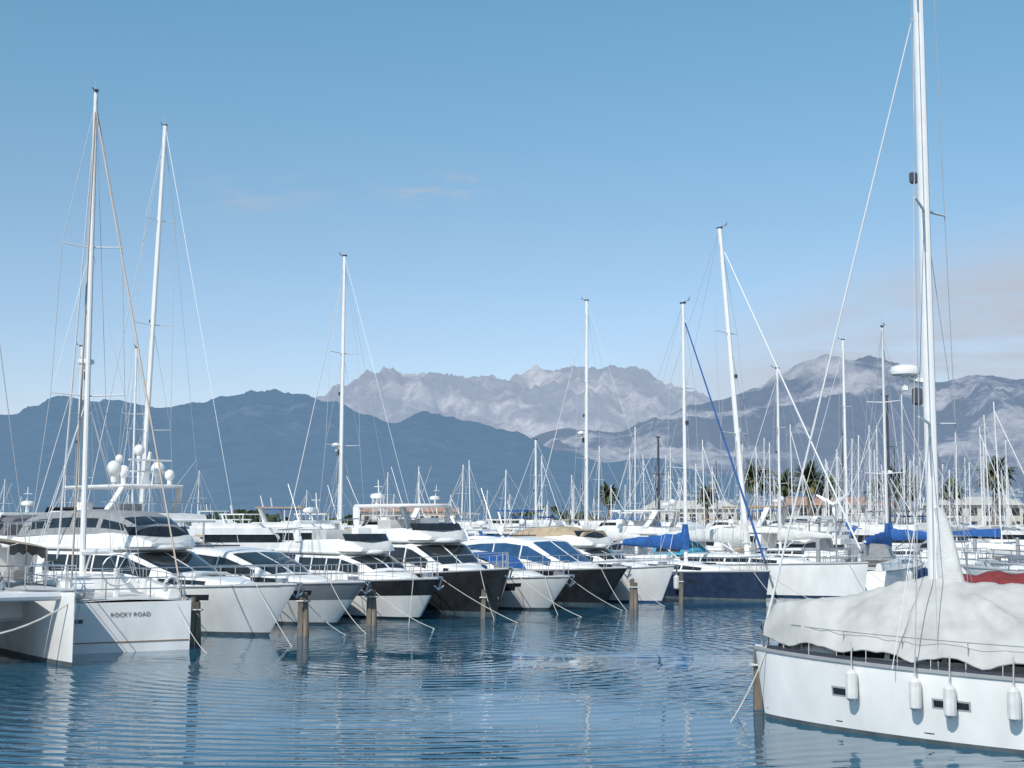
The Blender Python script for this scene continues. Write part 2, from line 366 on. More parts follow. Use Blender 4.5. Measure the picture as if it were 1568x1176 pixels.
def S_pt(S,t,sd,z):
    x,w,zz=S(t); return (x-.05,S.yo+sd*max(.12,w-.1),zz+z)
def sail_yacht(mast,head,L=12.,B=3.9,mh=16.,rake=0.,hk='white',cover='canvasblue',stay='mast',bowf=.42,fs=1.1,fb=1.35,boot='bootblue',mk='mast',mr=.11,seed=0,boom=True,radar=False,hood='canvasgrey',bimini=None,hwin=True,furl=.045,wk='wire',coach=True,name='sailing_yacht',hrake=.25,stripe=None,twinback=False,lifelines=True,letter=None,nsp=2,cabz=.45,wr=.011,ts=.5,lines=True,sps=None,fsf=.94):
    rr=random.Random(seed)
    e=root(name,(mast[0],mast[1],0),head)
    x0=bowf*L; xs=x0-L
    mb=MB()
    def paint(t,h,side):
        if stripe and .84<h<.93 and side!=0: return stripe
        if hwin and .54<h<.72 and side!=0 and (.55<t<.60 or .38<t<.44 or .70<t<.735): return 'glass'
        return hk
    S=hull(mb,L,B,fs,fb,x0=x0,paint=paint,rake=hrake,flare=.16,tr=.86,tm=.4,boot=boot,pw=2.1,ts=ts,nt=60)
    mb.obj('hull',e)
    dk=S(1-bowf)[2]
    mb=MB()
    if coach:
        w=B/2*.58
        cab(mb,[(.24*L,.35*w,.25*w,dk,dk+.1),(.17*L,.75*w,.6*w,dk,dk+cabz*.6),(.05*L,w,.82*w,dk-.02,dk+cabz*.9),(-.12*L,w*1.05,.88*w,dk-.04,dk+cabz),(-.24*L,w*1.05,.9*w,dk-.06,dk+cabz)],'white',win=(.14*L,-.21*L),mull=[.05*L,-.04*L,-.13*L],lo=.3,hi=.75)
        for sd in (-1,1):
            cab(mb,[(-.24*L,.22,.16,dk-.06,dk+cabz*.95),(-.36*L,.2,.13,dk-.08,dk+.34),(-.54*L,.18,.1,dk-.1,dk+.26)],'white',yo=sd*B*.34,camber=.01)
        mb.tube([(-.44*L,0,dk-.1),(-.44*L,0,dk+.8)],.09,'white',n=6)
        mb.tube([(-.45*L,.45*cos(a*pi/8),dk+.75+.45*sin(a*pi/8)) for a in range(17)],.018,'steel',n=4)
        for a in range(3): mb.tube([(-.45*L,.45*cos(a*pi/3),dk+.75+.45*sin(a*pi/3)),(-.45*L,-.45*cos(a*pi/3),dk+.75-.45*sin(a*pi/3))],.01,'steel',n=4)
        mb.box((.12*L,0,dk+cabz*.85),(.5,.5,.08),'glass')
        if hood:
            w=B/2*.62
            cab(mb,[(-.19*L,.9*w,.75*w,dk+cabz-.03,dk+cabz+.1),(-.225*L,1.*w,.8*w,dk+cabz-.05,dk+cabz+.5),(-.27*L,1.05*w,.82*w,dk+cabz-.1,dk+cabz+.66),(-.31*L,1.05*w,.8*w,dk+cabz-.1,dk+cabz+.66)],hood,win=(-.21*L,-.3*L),lo=.25,hi=.75,shield=(-.2*L,-.222*L),camber=.08)
    if bimini:
        zz=dk+1.95; w=B/2*.75
        rows=[[(-.36*L-.19*L*i/5, w*q, zz-.25*abs(q)**2.5-.12*abs(i/2.5-1)**2) for q in (-1,-.85,-.5,0,.5,.85,1)] for i in range(6)]
        mb.grid(rows,bimini)
        for i in (0,2,5):
            mb.tube([(-.46*L,-B*.4,dk)]+[tuple(Vector(p)-Vector((0,0,.02))) for p in rows[i]]+[(-.46*L,B*.4,dk)],.018,'steel',n=4)
    if mb.V: mb.obj('coachroof_and_cockpit',e)
    rk=math.tan(radians(rake)); mp=lambda z:(-(z-dk)*rk,0,z)
    mb=MB()
    mb.tube([mp(dk+cabz*.3),mp(dk+(mh-dk)*.6),mp(mh)],mr,mk,n=10,r1=mr*.72,sq=.75)
    if sps is None: sps=[.38,.68] if nsp==2 else ([.52] if nsp==1 else [.3,.54,.78])
    tips=[]
    for i,f in enumerate(sps):
        z=dk+(mh-dk)*f; p=mp(z); sl=B*.29*(1-.18*i)
        tips.append((p[0]-.12*sl,sl,z+.06))
        for sd in (-1,1): mb.tube([p,(p[0]-.12*sl,sd*sl,z+.06)],.03,mk,n=5,r1=.02)
    t=mp(mh)
    mb.tube([t,(t[0],0.05,mh+.55)],.01,wk,n=4); mb.tube([(t[0]-.1,0,mh+.06),(t[0]+.45,0,mh+.14)],.013,'darkmast',n=4)
    mb.box((t[0],0,mh+.04),(.3,.12,.08),'darkmast')
    mb.tube([(t[0]+.4,-.05,mh+.14),(t[0]+.4,.05,mh+.28)],.02,'darkmast',n=4)
    zl=dk+(mh-dk)*.55; p=mp(zl); mb.box((p[0]+mr+.06,0,zl),(.12,.12,.2),'darkmast')
    if radar:
        z=radar; p=mp(z)
        mb.tube([(p[0],0,z-.1),(p[0]+.32,0,z-.03)],.05,mk,n=5); radome(mb,p[0]+.42,0,z+.02,.27)
        mb.box((p[0]+mr+.1,0,z-.35),(.14,.16,.3),'darkmast')
    if boom:
        zb=dk+1.15; bl=.36*L; p=mp(zb)
        mb.tube([(p[0]-.1,0,zb),(p[0]-bl,0,zb+.12)],.08,mk,n=8)
        mb.tube([(p[0]-.1,0,dk+.3),(p[0]-bl*.32,0,zb)],.03,mk,n=5)
        mb.tube([mp(mh),(p[0]-bl,0,zb+.15)],wr*.8,wk,n=3)
    mb.obj('mast_and_boom',e)
    if boom and cover:
        mb=MB(); rings=[]
        for i in range(15):
            f=i/14; x=p[0]-.02-bl*f*1.0
            hgt=(.46*(1-f)**.8+.22)*(1+.06*sin(i*2.1)); wd=(.20+.06*sin(i*1.3+1))*(1-.35*f)
            if i==14: hgt*=.3; wd*=.4
            zc=zb+.12*f
            rings.append([(x,wd*cos(a*pi/5)*(1+.25*sin(a*pi/5)*-1),zc-.1+hgt*.5+hgt*.62*sin(a*pi/5)) for a in range(10)])
        mb.loft(rings,cover)
        mb.loft([[(q*cos(a*pi/4)+mp(z)[0]-.03,q*.8*sin(a*pi/4),z) for a in range(8)] for q,z in ((.24,zb-.15),(.25,zb+.3),(.17,zb+.8),(.14,zb+1.05))],cover)
        mb.obj('sail_cover',e)
    mb=MB()
    bx=x0-.12; bz=S(1)[2]+.08; zt=dk+(mh-dk)*fsf; ft=mp(zt)
    ft=(ft[0]+mr*.6,0,zt)
    fpt=lambda f:(bx+(ft[0]-bx)*f,0,bz+(ft[2]-bz)*f)
    mb.tube([fpt(0),ft],wr,wk,n=4)
    if furl:
        mb.tube([fpt(.03),fpt(.05),fpt(.5),fpt(.985)],furl,stay,n=6,r1=furl*.4); mb.ell(fpt(.028),(.11,.11,.09),'darkmast',8,4)
    if twinback:
        for sd in (-1,1): mb.tube([mp(mh*.97),(xs+.15,sd*B*.38,S(0)[2])],wr*2.6,twinback,n=4)
    else: mb.tube([mp(mh),(xs+ts+.05,0,S(0)[2])],wr,wk,n=4)
    for sd in (-1,1):
        c=(-.15,sd*B*.46,dk); prev=c
        for tp in tips:
            q=(tp[0],sd*tp[1],tp[2]); mb.tube([prev,q],wr,wk,n=4); prev=q
        mb.tube([prev,mp(mh*.98)],wr,wk,n=4)
        mb.tube([(.25,sd*B*.44,dk),mp(tips[0][2]-.1)],wr,wk,n=3); mb.tube([(-.5,sd*B*.44,dk),mp(tips[0][2]-.1)],wr,wk,n=3)
        mb.tube([(tips[0][0],sd*tips[0][1],tips[0][2]),mp(tips[min(1,len(tips)-1)][2])],wr*.8,wk,n=3)
    mb.tube([mp(mh*.96),(mp(dk)[0]+.35,.12,dk+.2)],wr*.8,'rope',n=3)
    mb.obj('rigging',e)
    mb=MB()
    if lifelines:
        rail(mb,S,t0=.1,t1=.93,h=.62,n=9,r=.013,join=False); rail(mb,S,t0=.9,t1=.985,h=.66,n=3,r=.02)
        x,w,z=S(.0); x+=.1
        for lv in (.35,.65): mb.tube([S_pt(S,.1,-1,lv),(x,-w*.9,z+lv),(x,w*.9,z+lv),S_pt(S,.1,1,lv)],.018,'steel',n=4)
        for q in (-.9,-.35,.35,.9): mb.tube([(x,w*q,z),(x,w*q,z+.65)],.018,'steel',n=4)
        for sd in (-1,1):
            for tt in (.3,.5,.66):
                if rr.random()<.7: x,w,z=S(tt,.6); fenderm(mb,x,sd*(w+.13),z,'fender' if rr.random()<.6 else 'fenderblue')
    if lines:
        x,w,z=S(.95)
        for sd in (-1,1): mb.tube(sag((x,sd*w,z),(x+2.4,sd*(w+.9),-.1),.12),.014,'rope',n=4)
    if mb.V: mb.obj('lifelines_and_fenders',e)
    if letter:
        cu=bpy.data.curves.new('name_lettering','FONT'); cu.body=letter; cu.size=.155; cu.extrude=.004; cu.align_x='CENTER'; cu.space_character=1.1
        cu.materials.append(MATS['letter'])
        o=bpy.data.objects.new('name_lettering',cu); scn.collection.objects.link(o); o.parent=e
        xx=S(0,.72)[0]; o.location=(xx-.02,-.05,S(0,.72)[2]); o.rotation_euler=(radians(90),0,radians(-90))
    return e,S

# ------------------------------------------------------------ FRONT ROW
motor_yacht((-6.6,43.6),-40,L=15.5,B=4.3,fb=1.6,fs=1.25,style='fly',cabh=1.2,canvas='canvasgrey',seed=1,arch=False,ch=1.35)
motor_yacht((-4.9,47.6),-46,L=15,B=4.2,fb=1.5,fs=1.1,style='coupe',hk='white',band='greyhull',cabh=1.25,seed=2,boot='bootgrey',arch=False,rake=1.7,cover='canvaslight')
motor_yacht((-2.6,50.4),-52,L=11,B=3.4,fb=1.5,hk='white',band='black',style='fly',cabh=1.0,seed=3,boot='black',hwin=False,ch=1.3,shift=.03)
motor_yacht((-.1,53.2),-55,L=13.5,B=4.1,fb=1.75,hk='black',style='fly',cabh=1.3,seed=4,hard='white',hwin=False,boot='bootgrey',ch=1.55,shift=.08,rake=.9)
motor_yacht((2.3,56.0),-49,L=12,B=3.5,fb=1.35,fs=1.0,style='coupe',cabh=1.1,seed=5,hwin=True,gl='blueglass',sunc='canvasblue',arch=True)
motor_yacht((4.8,58.8),-53,L=13.5,B=3.9,fb=1.6,hk='black',style='coupe',cabh=1.45,gl='blueglass',seed=6,hwin=False,boot='bootgrey',shift=.05,rake=1.5,cover='canvasblue')
motor_yacht((7.0,61.0),-47,L=10.5,B=3.4,fb=1.6,style='fly',cabh=1.0,seed=7,arch=False,hwin=False,boot='bootblue',canvas='canvastan',ch=.95,rake=.8,lines=False)
sail_yacht((8.2,66.8),-50,L=12,B=3.7,mh=13.9,hk='navy',cover='canvasblue',stay='canvasblue',furl=.07,seed=8,boot='bootgrey',fb=1.3,nsp=2,hood=None)
sail_yacht((11.5,69.0),-40,L=15,B=4.4,mh=18.2,rake=4.6,hk='white',cover='canvaswhite',seed=9,fs=1.35,fb=1.6,mr=.15,hood='canvasteal',furl=.06,hwin=False,boot='navy')
er,Sr=sail_yacht((-13.7,45.2),117,L=12.2,B=4.0,mh=17.6,hk='white',cover=None,seed=10,twinback='tanwire',letter='ROCKY ROAD',ts=0.,fs=1.35,fb=1.5,mr=.13,boot='offwhite',radar=8.6,hwin=False,hood=None,lines=False)
mb=MB()
xx=Sr(0,.2)[0]; w=Sr(0,.2)[1]
mb.tube([(xx+.35,.9,1.7),(xx+.35,1.0,1.7),(xx+.35,1.7,1.7),(xx+.35,1.8,1.7)],.25,'white',n=12); mb.tube([(xx+.35,1.15,1.7),(xx+.35,1.18,1.7)],.257,'rub',n=12); mb.tube([(xx+.35,1.5,1.7),(xx+.35,1.53,1.7)],.257,'rub',n=12)
mb.box((xx-.008,0,.28),(.02,w*1.96,.03),'teak',.003)
mb.box((xx-.008,.95*Sr(0,.5)[1]-.3,.86),(.03,.22,.1),'darkmast',.003)
for sd in (-1,1): mb.tube(sag((xx,sd*1.3,1.3),(xx-1.6,sd*1.9,-.1),.2),.011,'rope',n=4)
mb.tube([(xx+.12,-1.2+.2*cos(a),1.75+.25*sin(a)) for a in [(-.6+4.4*i/10) for i in range(11)]],.06,'canvaswhite',n=6)
mb.obj('transom_gear',er)
# ------------------------------------------------------------ CATAMARAN
def catamaran(loc,head):
    e=root('catamaran',(loc[0],loc[1],0),head)
    L=12.5; mb=MB()
    for yo in (0,-5.4):
        S=hull(mb,L,1.8,1.6,1.85,yo=yo,rake=.05,flare=.3,tr=.8,paint=lambda t,h,s:'glass' if (.6<h<.8 and .45<t<.62 and s) else 'white',boot='bootgrey',pw=1.9)
        rail(mb,S,t0=.3,t1=.97,h=.62,n=7,r=.016,join=False)
    mb.box((-7.2,-2.7,1.32),(8.2,4.6,.75),'white',.1)
    mb.tube([(-.7,0,1.7),(-.7,-5.4,1.7)],.11,'alu',n=8)
    mb.grid([[(-.9-2.3*i/4,-.6-4.2*j/6,1.62-.05*sin(j/6*pi)) for j in range(7)] for i in range(5)],'canvasdark')
    cab(mb,[(-3.4,1.3,1.,1.65,1.9),(-4.6,1.9,1.6,1.65,2.45),(-5.4,2.1,1.8,1.65,2.6),(-8.2,2.2,1.9,1.65,2.6)],'white',win=(-3.9,-8.0),mull=[-5.2,-6.2,-7.2],shield=(-3.7,-4.5),yo=-2.7,lo=.35,hi=.8)
    mb.obj('hulls_and_cabin',e)
    mb=MB()
    rows=[[(-5.2-5.4*i/8,-2.5+2.9*q,3.2-.3*abs(q)**2.2-.1*abs(i/4-1)**2+.03*noise.noise(Vector((i*.9,q*4,0)))) for q in [(-1+.2*k) for k in range(11)]] for i in range(9)]
    mb.grid(rows,'canvastan')
    for i in (0,4,8):
        for q in (0,10): mb.tube([rows[i][q],(rows[i][q][0],rows[i][q][1]*.95,1.6)],.025,'steel',n=5)
    mb.grid([[(p[0],p[1]+.01,p[2]-.01-.3*k-.04*sin(p[0]*5)*k) for p in [r[10] for r in rows]] for k in range(2)],'canvasgrey')
    mb.obj('awning',e)
    mb=MB()
    mb.tube([(-4.4,-2.7,1.5),(-4.6,-2.7,18)],.14,'mast',n=8,r1=.1)
    for sd in (-1,1):
        mb.tube([(-4.5,-2.7,9),(-5.,-2.7+sd*1.5,9.1)],.03,'mast',n=5)
        mb.tube([(-6,-2.7+sd*2.9,1.5),(-5.,-2.7+sd*1.5,9.1),(-4.6,-2.7,16.5)],.012,'wire',n=4)
    mb.tube([(-.7,-2.7,1.7),(-4.6,-2.7,16.5)],.03,'mast',n=5)
    mb.tube(sag((-.25,.25,1.75),(-.6,-4.9,1.6),.9,16),.025,'rope',n=5)
    mb.obj('mast_and_lines',e)
catamaran((-10.75,34.9),-60)

# ------------------------------------------------------------ SECOND ROW
def row2(c,s): return (c-s*.707, c+78+s*.707)
def my2(c,L,head=135,**k):
    x,y=row2(c,L+1.2); motor_yacht((x,y),head,L=L,lines=False,**k)
my2(-13.7,21,B=5.6,fs=1.7,fb=2.4,cabh=1.5,style='fly',hard='white',dom=True,seed=21,ch=1.8)
my2(-28.5,15,style='fly',hard='canvasgrey',seed=22,cabh=1.4)
my2(-23.5,16,style='fly',hard='white',seed=37,cabh=1.5,ch=1.7)
my2(-18.7,13,style='fly',canvas='canvasdark',seed=23,cabh=1.2,ch=1.4)
sail_yacht((-20.9,79.2),135,L=18,B=5.,mh=25.8,rake=4.1,cover='canvaslight',seed=24,mr=.2,nsp=3,hood='canvasgrey',lines=False,bowf=.4,wr=.014)
sail_yacht((-9.25,75.9),135,L=13,B=4.,mh=17.9,rake=.5,cover='canvastan',seed=26,mr=.14,hood='canvastan',bimini='canvastan',radar=7.5,lines=False)
my2(-1.6,14,style='fly',hard='white',seed=27,cabh=1.4,ch=1.7)
my2(3.2,12,style='coupe',seed=28,cabh=1.3,roofkey='canvasblue',cover='canvasblue')
sail_yacht((4.7,89.7),135,L=13,B=4.,mh=17.6,rake=.5,cover='canvaswhite',seed=29,mr=.15,lines=False,radar=9.)
my2(13.,14,style='fly',hard='white',seed=30,cabh=1.3,ch=1.6)
my2(17.6,12,style='coupe',seed=31,cabh=1.4,roofkey='canvasblue')
my2(22.,14,style='fly',hard='canvastan',seed=32,cabh=1.3)
my2(26,12,style='fly',canvas='canvaslight',seed=33,ch=1.2)
sail_yacht((26.3,111),135,L=13,B=4.,mh=17.8,cover='canvasblue',seed=34,mr=.14,lines=False,bimini='canvasblue')
sail_yacht((-26,84.4),150,L=11,B=3.6,mh=14,cover='canvasgrey',seed=35,lines=False)
sail_yacht((-24.2,90),120,L=11,B=3.6,mh=14.6,cover='canvasgrey',seed=36,lines=False)

# ------------------------------------------------------------ RIGHT SIDE mid distance
e9,S9=sail_yacht((19.9,75),60,L=12,B=3.8,mh=13.9,cover='canvasblue',seed=41,mr=.12,lines=False,radar=6.)
mb=MB()
mb.tube([(-6.4,.8,1.1),(-6.4,.8,4.3)],.04,'steel',n=6)
mb.tube([(-6.75,.8,4.35),(-6.1,.8,4.4)],.11,'white',n=8,r1=.07)
mb.grid([[(-5.9,.8,4.1),(-5.9,.8,4.75)],[(-6.15,.8,4.35),(-6.1,.8,4.45)]],'white')
for a in range(3):
    an=a*2*pi/3+.5; c,s=cos(an),sin(an)
    mb.loft([[(-6.76+d*.02,.8+c*r-s*w*d,4.35+s*r+c*w*d) for d in (-1,1)]+[(-6.79,.8+c*r+s*w*.6,4.35+s*r-c*w*.6)] for r,w in ((.08,.05),(.3,.09),(.95,.03))],'white')
mb.ell((-6.78,.8,4.35),(.1,.1,.1),'white',8,5)
mb.obj('wind_generator',e9)
sail_yacht((18.2,96),140,L=11,B=3.6,mh=13.9,cover='canvaswhite',seed=42,lines=False)
sail_yacht((25.4,95),140,L=12,B=3.6,mh=11.9,cover='canvasblue',mk='darkmast',seed=43,lines=False)
sail_yacht((10.4,100),140,L=12,B=3.6,mh=9.4,cover='canvasblue',mk='darkmast',seed=44,lines=False)
sail_yacht((1.7,101),140,L=9,B=3.,mh=9.3,cover='canvaswhite',seed=45,lines=False)
motor_yacht((19.2,60.5),170,L=11,B=3.6,style='coupe',cabh=1.2,seed=46,lines=False,arch=False)
motor_yacht((18.7,54.),165,L=11,B=3.6,style='coupe',cabh=1.1,seed=47,lines=False,roofkey='canvasdark',arch=False)
motor_yacht((22.2,66.),160,L=12,B=3.8,style='fly',cabh=1.1,seed=48,lines=False,hard='white',arch=False,ch=1.6)
motor_yacht((27,76.),150,L=12,B=3.8,style='coupe',cabh=1.4,seed=49,lines=False)
motor_yacht((31,84.),150,L=13,B=3.8,style='fly',cabh=1.3,seed=50,lines=False,hard='canvasgrey')
e=root('covered_motorboat',(12.9,46.0,0),165)
mb=MB(); S=hull(mb,9.,3.1,1.05,1.3,paint='navy',rake=.9); mb.obj('hull',e)
mb=MB()
rows=[]
for i in range(25):
    t=.02+.95*i/24; x,w,z=S(t); zr=z+.25+.6*max(0,sin(pi*min(1,(1-t)*1.25)))**.7*(1+.12*sin(i*1.9))
    rows.append([(x,w*1.02*q,z-.08+(zr-z)*(1-abs(q)**1.7)+.05*noise.noise(Vector((i*.7,q*3,3)))) for q in [(-1+.2*k) for k in range(11)]])
mb.grid(rows,'canvasred'); mb.obj('canvas_cover',e)

# ------------------------------------------------------------ FOREGROUND YACHT
fx=(7.3,24.5); FL=10.8
ef,SF=sail_yacht(fx,147,L=FL,B=3.75,mh=16.6,hk='white',cover=None,bowf=.31,fs=1.08,fb=1.24,boot='bootgrey',mr=.115,seed=60,coach=True,hood=None,hwin=False,furl=.028,boom=False,radar=6.1,lifelines=False,hrake=.18,wr=.008,lines=False,sps=[.265,.51,.78],fsf=.75)
mb=MB()
def hullpatch(t0,t1,h0,h1,key,off=.006):
    rows=[[(SF(t,h)[0],SF(t,h)[1]+off,SF(t,h)[2]) for t in [t0+(t1-t0)*i/6 for i in range(7)]] for h in (h0,h1)]
    mb.grid(rows,key)
for a,b in ((.80,.832),(.60,.655),(.42,.475)):
    hullpatch(a-.003,b+.003,.50,.64,'rub',.004); hullpatch(a,b,.525,.615,'glass',.008)
hullpatch(.02,.99,.135,.15,'black',.006)
mb.obj('hull_windows',ef)
mb=MB()
rail(mb,SF,t0=.08,t1=.92,h=.5,n=9,r=.008,join=False,levels=(1.,)); rail(mb,SF,t0=.9,t1=.985,h=.5,n=3,r=.016)
for t,dz in ((.79,0),(.68,-.02),(.625,-.07),(.53,-.02),(.38,0)):
    x,w,z=SF(t,.72); fenderm(mb,x,w+.13,z-.03+dz,'fender',.105,.27,.45)
mb.tube(sag((SF(.97)[0],SF(.97)[1],SF(.97)[2]),(SF(.99)[0]+.25,1.0,-.1),.1),.011,'rope',n=4)
mb.tube(sag((SF(.97)[0],SF(.97)[1],SF(.97)[2]),(SF(.99)[0]+1.0,-.6,-.1),.2),.011,'rope',n=4)
for sd in (-1,1):
    mb.tube([(SF(t/30)[0],sd*(SF(t/30)[1]-.03),SF(t/30)[2]+.06) for t in range(1,30)],.045,'darkmast',n=5)
mb.obj('lifelines_and_fenders',ef)
mb=MB(); rows=[]
N=130; Q=64
def ridged(v): return 1-2*abs(noise.noise(v))
for i in range(N+1):
    f=i/N; x=3.1-f*8.5
    t=(x-(.31*FL-FL))/FL
    w=max(.2,SF(t)[1]-.01)
    zs=SF(t)[2]
    if x>.2:
        g=(x-.2)/2.9; zr=zs+1.42-.72*g**.8
        if g>.93: zr-=(g-.93)*4
    else: zr=zs+1.42+.05*sin(x*1.3)-.06*min(1,abs(x)/4)
    ze=zs+.08+.10*abs(sin(x*2.4))**1.5
    row=[]
    for k in range(Q+1):
        q=-1+2*k/Q; a=min(1,abs(q))
        base=(1-a)**1.12
        if x>.2: 
            gg=min(1,(x-.2)/2.2); base=base*(1-gg)+ (1-a**2.6)*gg
        else: base=base*.8+.2*(1-a**3)
        z=ze+(zr-ze)*base
        y=q*w
        ang=atan2(abs(y)+.25,x-.1)
        r0=sqrt(x*x+y*y)
        fold=.10*ridged(Vector((ang*4.2,r0*.3,2.+(q>0))))*min(1,a*2.2)*min(1,(1-a)*5+.3)
        z+=fold+.05*noise.noise(Vector((x*1.5,y*1.5,1.7)))+.05*ridged(Vector((x*2.6+y,y*1.2-x*.5,5)))+.022*ridged(Vector((x*5-y*2,y*4+x,8)))
        row.append((x,y,z))
    rows.append(row)
mb.grid(rows,'tarp')
mb.loft([[(-.08-l+ (l+.08)*cos(a*pi/5)*.9,.10*sin(a*pi/5)+.03*sin(z*5),z) for a in range(10)] for l,z in ((.20,2.4),(.17,2.75),(.13,3.1),(.07,3.5),(.02,3.8))],'canvaswhite')
for i in range(8,N,9):
    for c_,sg in ((Q,1),(0,-1)):
        x,y,z=rows[i][c_]; mb.tube([(x,y,z+.01),(x,y+.02*sg,z-.22)],.007,'rope',n=3)
for c_ in (Q,0): mb.tube([ (p[c_][0],p[c_][1],p[c_][2]) for p in rows[::2]],.012,'canvasgrey',n=4)
mb.obj('boat_cover',ef,smooth=70)

# ------------------------------------------------------------ PILINGS
def piling(x,y,h,r=.13,lean=0.,n=2):
    mb=MB()
    for k in range(n):
        ox=k*r*2.1; rings=[]
        for i in range(7):
            z=-.6+(h+.6-(.15*k))*i/6; rr_=r*(1.05-.12*i/6)*(1+.06*sin(i*2+k))
            rings.append([(ox+lean*z*(1-2*k)+rr_*cos(a*pi/5)*(1+.08*sin(a*3+k)),.03*k+rr_*sin(a*pi/5),z) for a in range(10)])
        mb.loft(rings,'wood')
    mb.tube([(-r*1.2,-r,h*.72),(ox+r*1.2,-r*1.1,h*.72),(ox+r*1.2,r,h*.72),(-r*1.2,r,h*.72),(-r*1.2,-r,h*.72)],.03,'rope',n=4)
    mb.obj('wooden_piling',None,(x,y,0))
for u,D,h,n in ((299,41.5,1.35,2),(463,44.,1.5,2),(567,48.5,1.35,2),(740,52.,1.05,1),(965,57.5,1.2,2),(1040,61.,1.3,1),(1154,27.3,1.15,2)):
    piling((u-784)/2154*D,D,h,.09,lean=.03,n=n)

# ------------------------------------------------------------ PIERS
def pier(a,b,w=2.4,z=.65,name='floating_pier'):
    a=Vector(a); b=Vector(b); d=(b-a); L=d.length; an=atan2(d.y,d.x)
    mb=MB(); mb.box((L/2,0,z/2-.1),(L,w,z+.2),'concrete',.05); mb.box((L/2,0,z+.03),(L-.2,w*.8,.05),'teak',.01)
    for i in range(int(L/7)):
        x=3+i*7; mb.box((x,w*.35,z+.55),(.25,.25,1.),'white'); mb.box((x,w*.35,z+1.1),(.3,.3,.1),'canvasblue')
        mb.tube([(x+3,-w*.5,-.5),(x+3,-w*.5,2.2)],.15,'rub',n=8)
    o=mb.obj(name,None,(a.x,a.y,0)); o.rotation_euler=(0,0,an)
pier((-40,32.5),(70,142.5)); pier((0,5),(90,95)); pier((-60,100),(40,200))

# ------------------------------------------------------------ DISTANT BOATS
mb=MB(); rr=random.Random(5)
def mini(x,y,h,head,L,dark=False,thick=.09):
    c,s=cos(head),sin(head)
    T=lambda p:(x+p[0]*c-p[1]*s,y+p[0]*s+p[1]*c,p[2])
    B=L*.3
    rows=[]
    for i in range(9):
        t=i/8; w=B/2*(.85+.15*sin(pi*t) if t<.5 else (1-((t-.5)/.5)**2.2)); z=1.05+.25*t*t
        rows.append([T((-L*.58+L*t,-w,z)),T((-L*.58+L*t,-w*.8,-.1)),T((-L*.58+L*t,w*.8,-.1)),T((-L*.58+L*t,w,z)),T((-L*.58+L*t,0,z+.07))])
    k='white' if rr.random()<.8 else 'navy'
    mb.loft(rows,lambda i,j:k)
    mb.loft([[T((xx,-w,1.1)),T((xx,-w*.85,zz)),T((xx,w*.85,zz)),T((xx,w,1.1))] for xx,w,zz in ((L*.2,.3,1.25),(L*.12,.8,1.5),(-.2*L,1.,1.7),(-.24*L,1.,1.65))],'white')
    ck=rr.choice(['canvasblue','canvaswhite','canvasgrey','canvastan','canvasblue','canvaslight'])
    mb.loft([[T((xx,-.18*q,2.4-.25*q)),T((xx,.18*q,2.4-.25*q)),T((xx,.1*q,2.4+.4*q)),T((xx,-.1*q,2.4+.4*q))] for xx,q in ((-.05,1.1),(-L*.2,.9),(-L*.36,.5))],ck)
    if rr.random()<.5: mb.loft([[T((xx,-1,zz-.2)),T((xx,0,zz)),T((xx,1,zz-.2)),T((xx,0,zz-.08))] for xx,zz in ((-.3*L,2.6),(-.4*L,2.95),(-.52*L,2.85))],ck)
    mk='darkmast' if dark else 'mast'; rkx=-rr.random()*.35
    mb.tube([T((0,0,1.2)),T((rkx,0,h))],thick,mk,n=5,r1=thick*.7)
    for f in (.42,.7): mb.tube([T((rkx*f,-.8,h*f)),T((rkx*f,.8,h*f))],.02,mk,n=4)
    wr=.010+.00006*y
    mb.tube([T((L*.4,0,1.3)),T((rkx,0,h*.95))],wr*2.4 if rr.random()<.6 else wr,'mast',n=3)
    mb.tube([T((-L*.56,0,1.1)),T((rkx,0,h))],wr,'wire',n=3)
    for sd in (-1,1): mb.tube([T((0,sd*B*.46,1.1)),T((rkx*.5,sd*.9,h*.42)),T((rkx,0,h*.97))],wr,'wire',n=3)
for i in range(110):
    u=rr.uniform(955,1680) if i<86 else rr.uniform(560,960)
    D=rr.uniform(112,225); h=rr.uniform(7.5,13.5)*(1 if i<86 else .75)
    if rr.random()<.12: h+=3
    mini((u-784)/2154*D,D,h,radians(rr.choice([135,-45])+rr.uniform(-8,8)),rr.uniform(9,12.5),dark=rr.random()<.07,thick=.055+.0002*D)
for i in range(10):
    u=rr.uniform(-60,520); D=rr.uniform(100,160); mini((u-784)/2154*D,D,rr.uniform(6,8.5),radians(135),10,thick=.06)
mb.obj('distant_sailboats')
mb=MB()
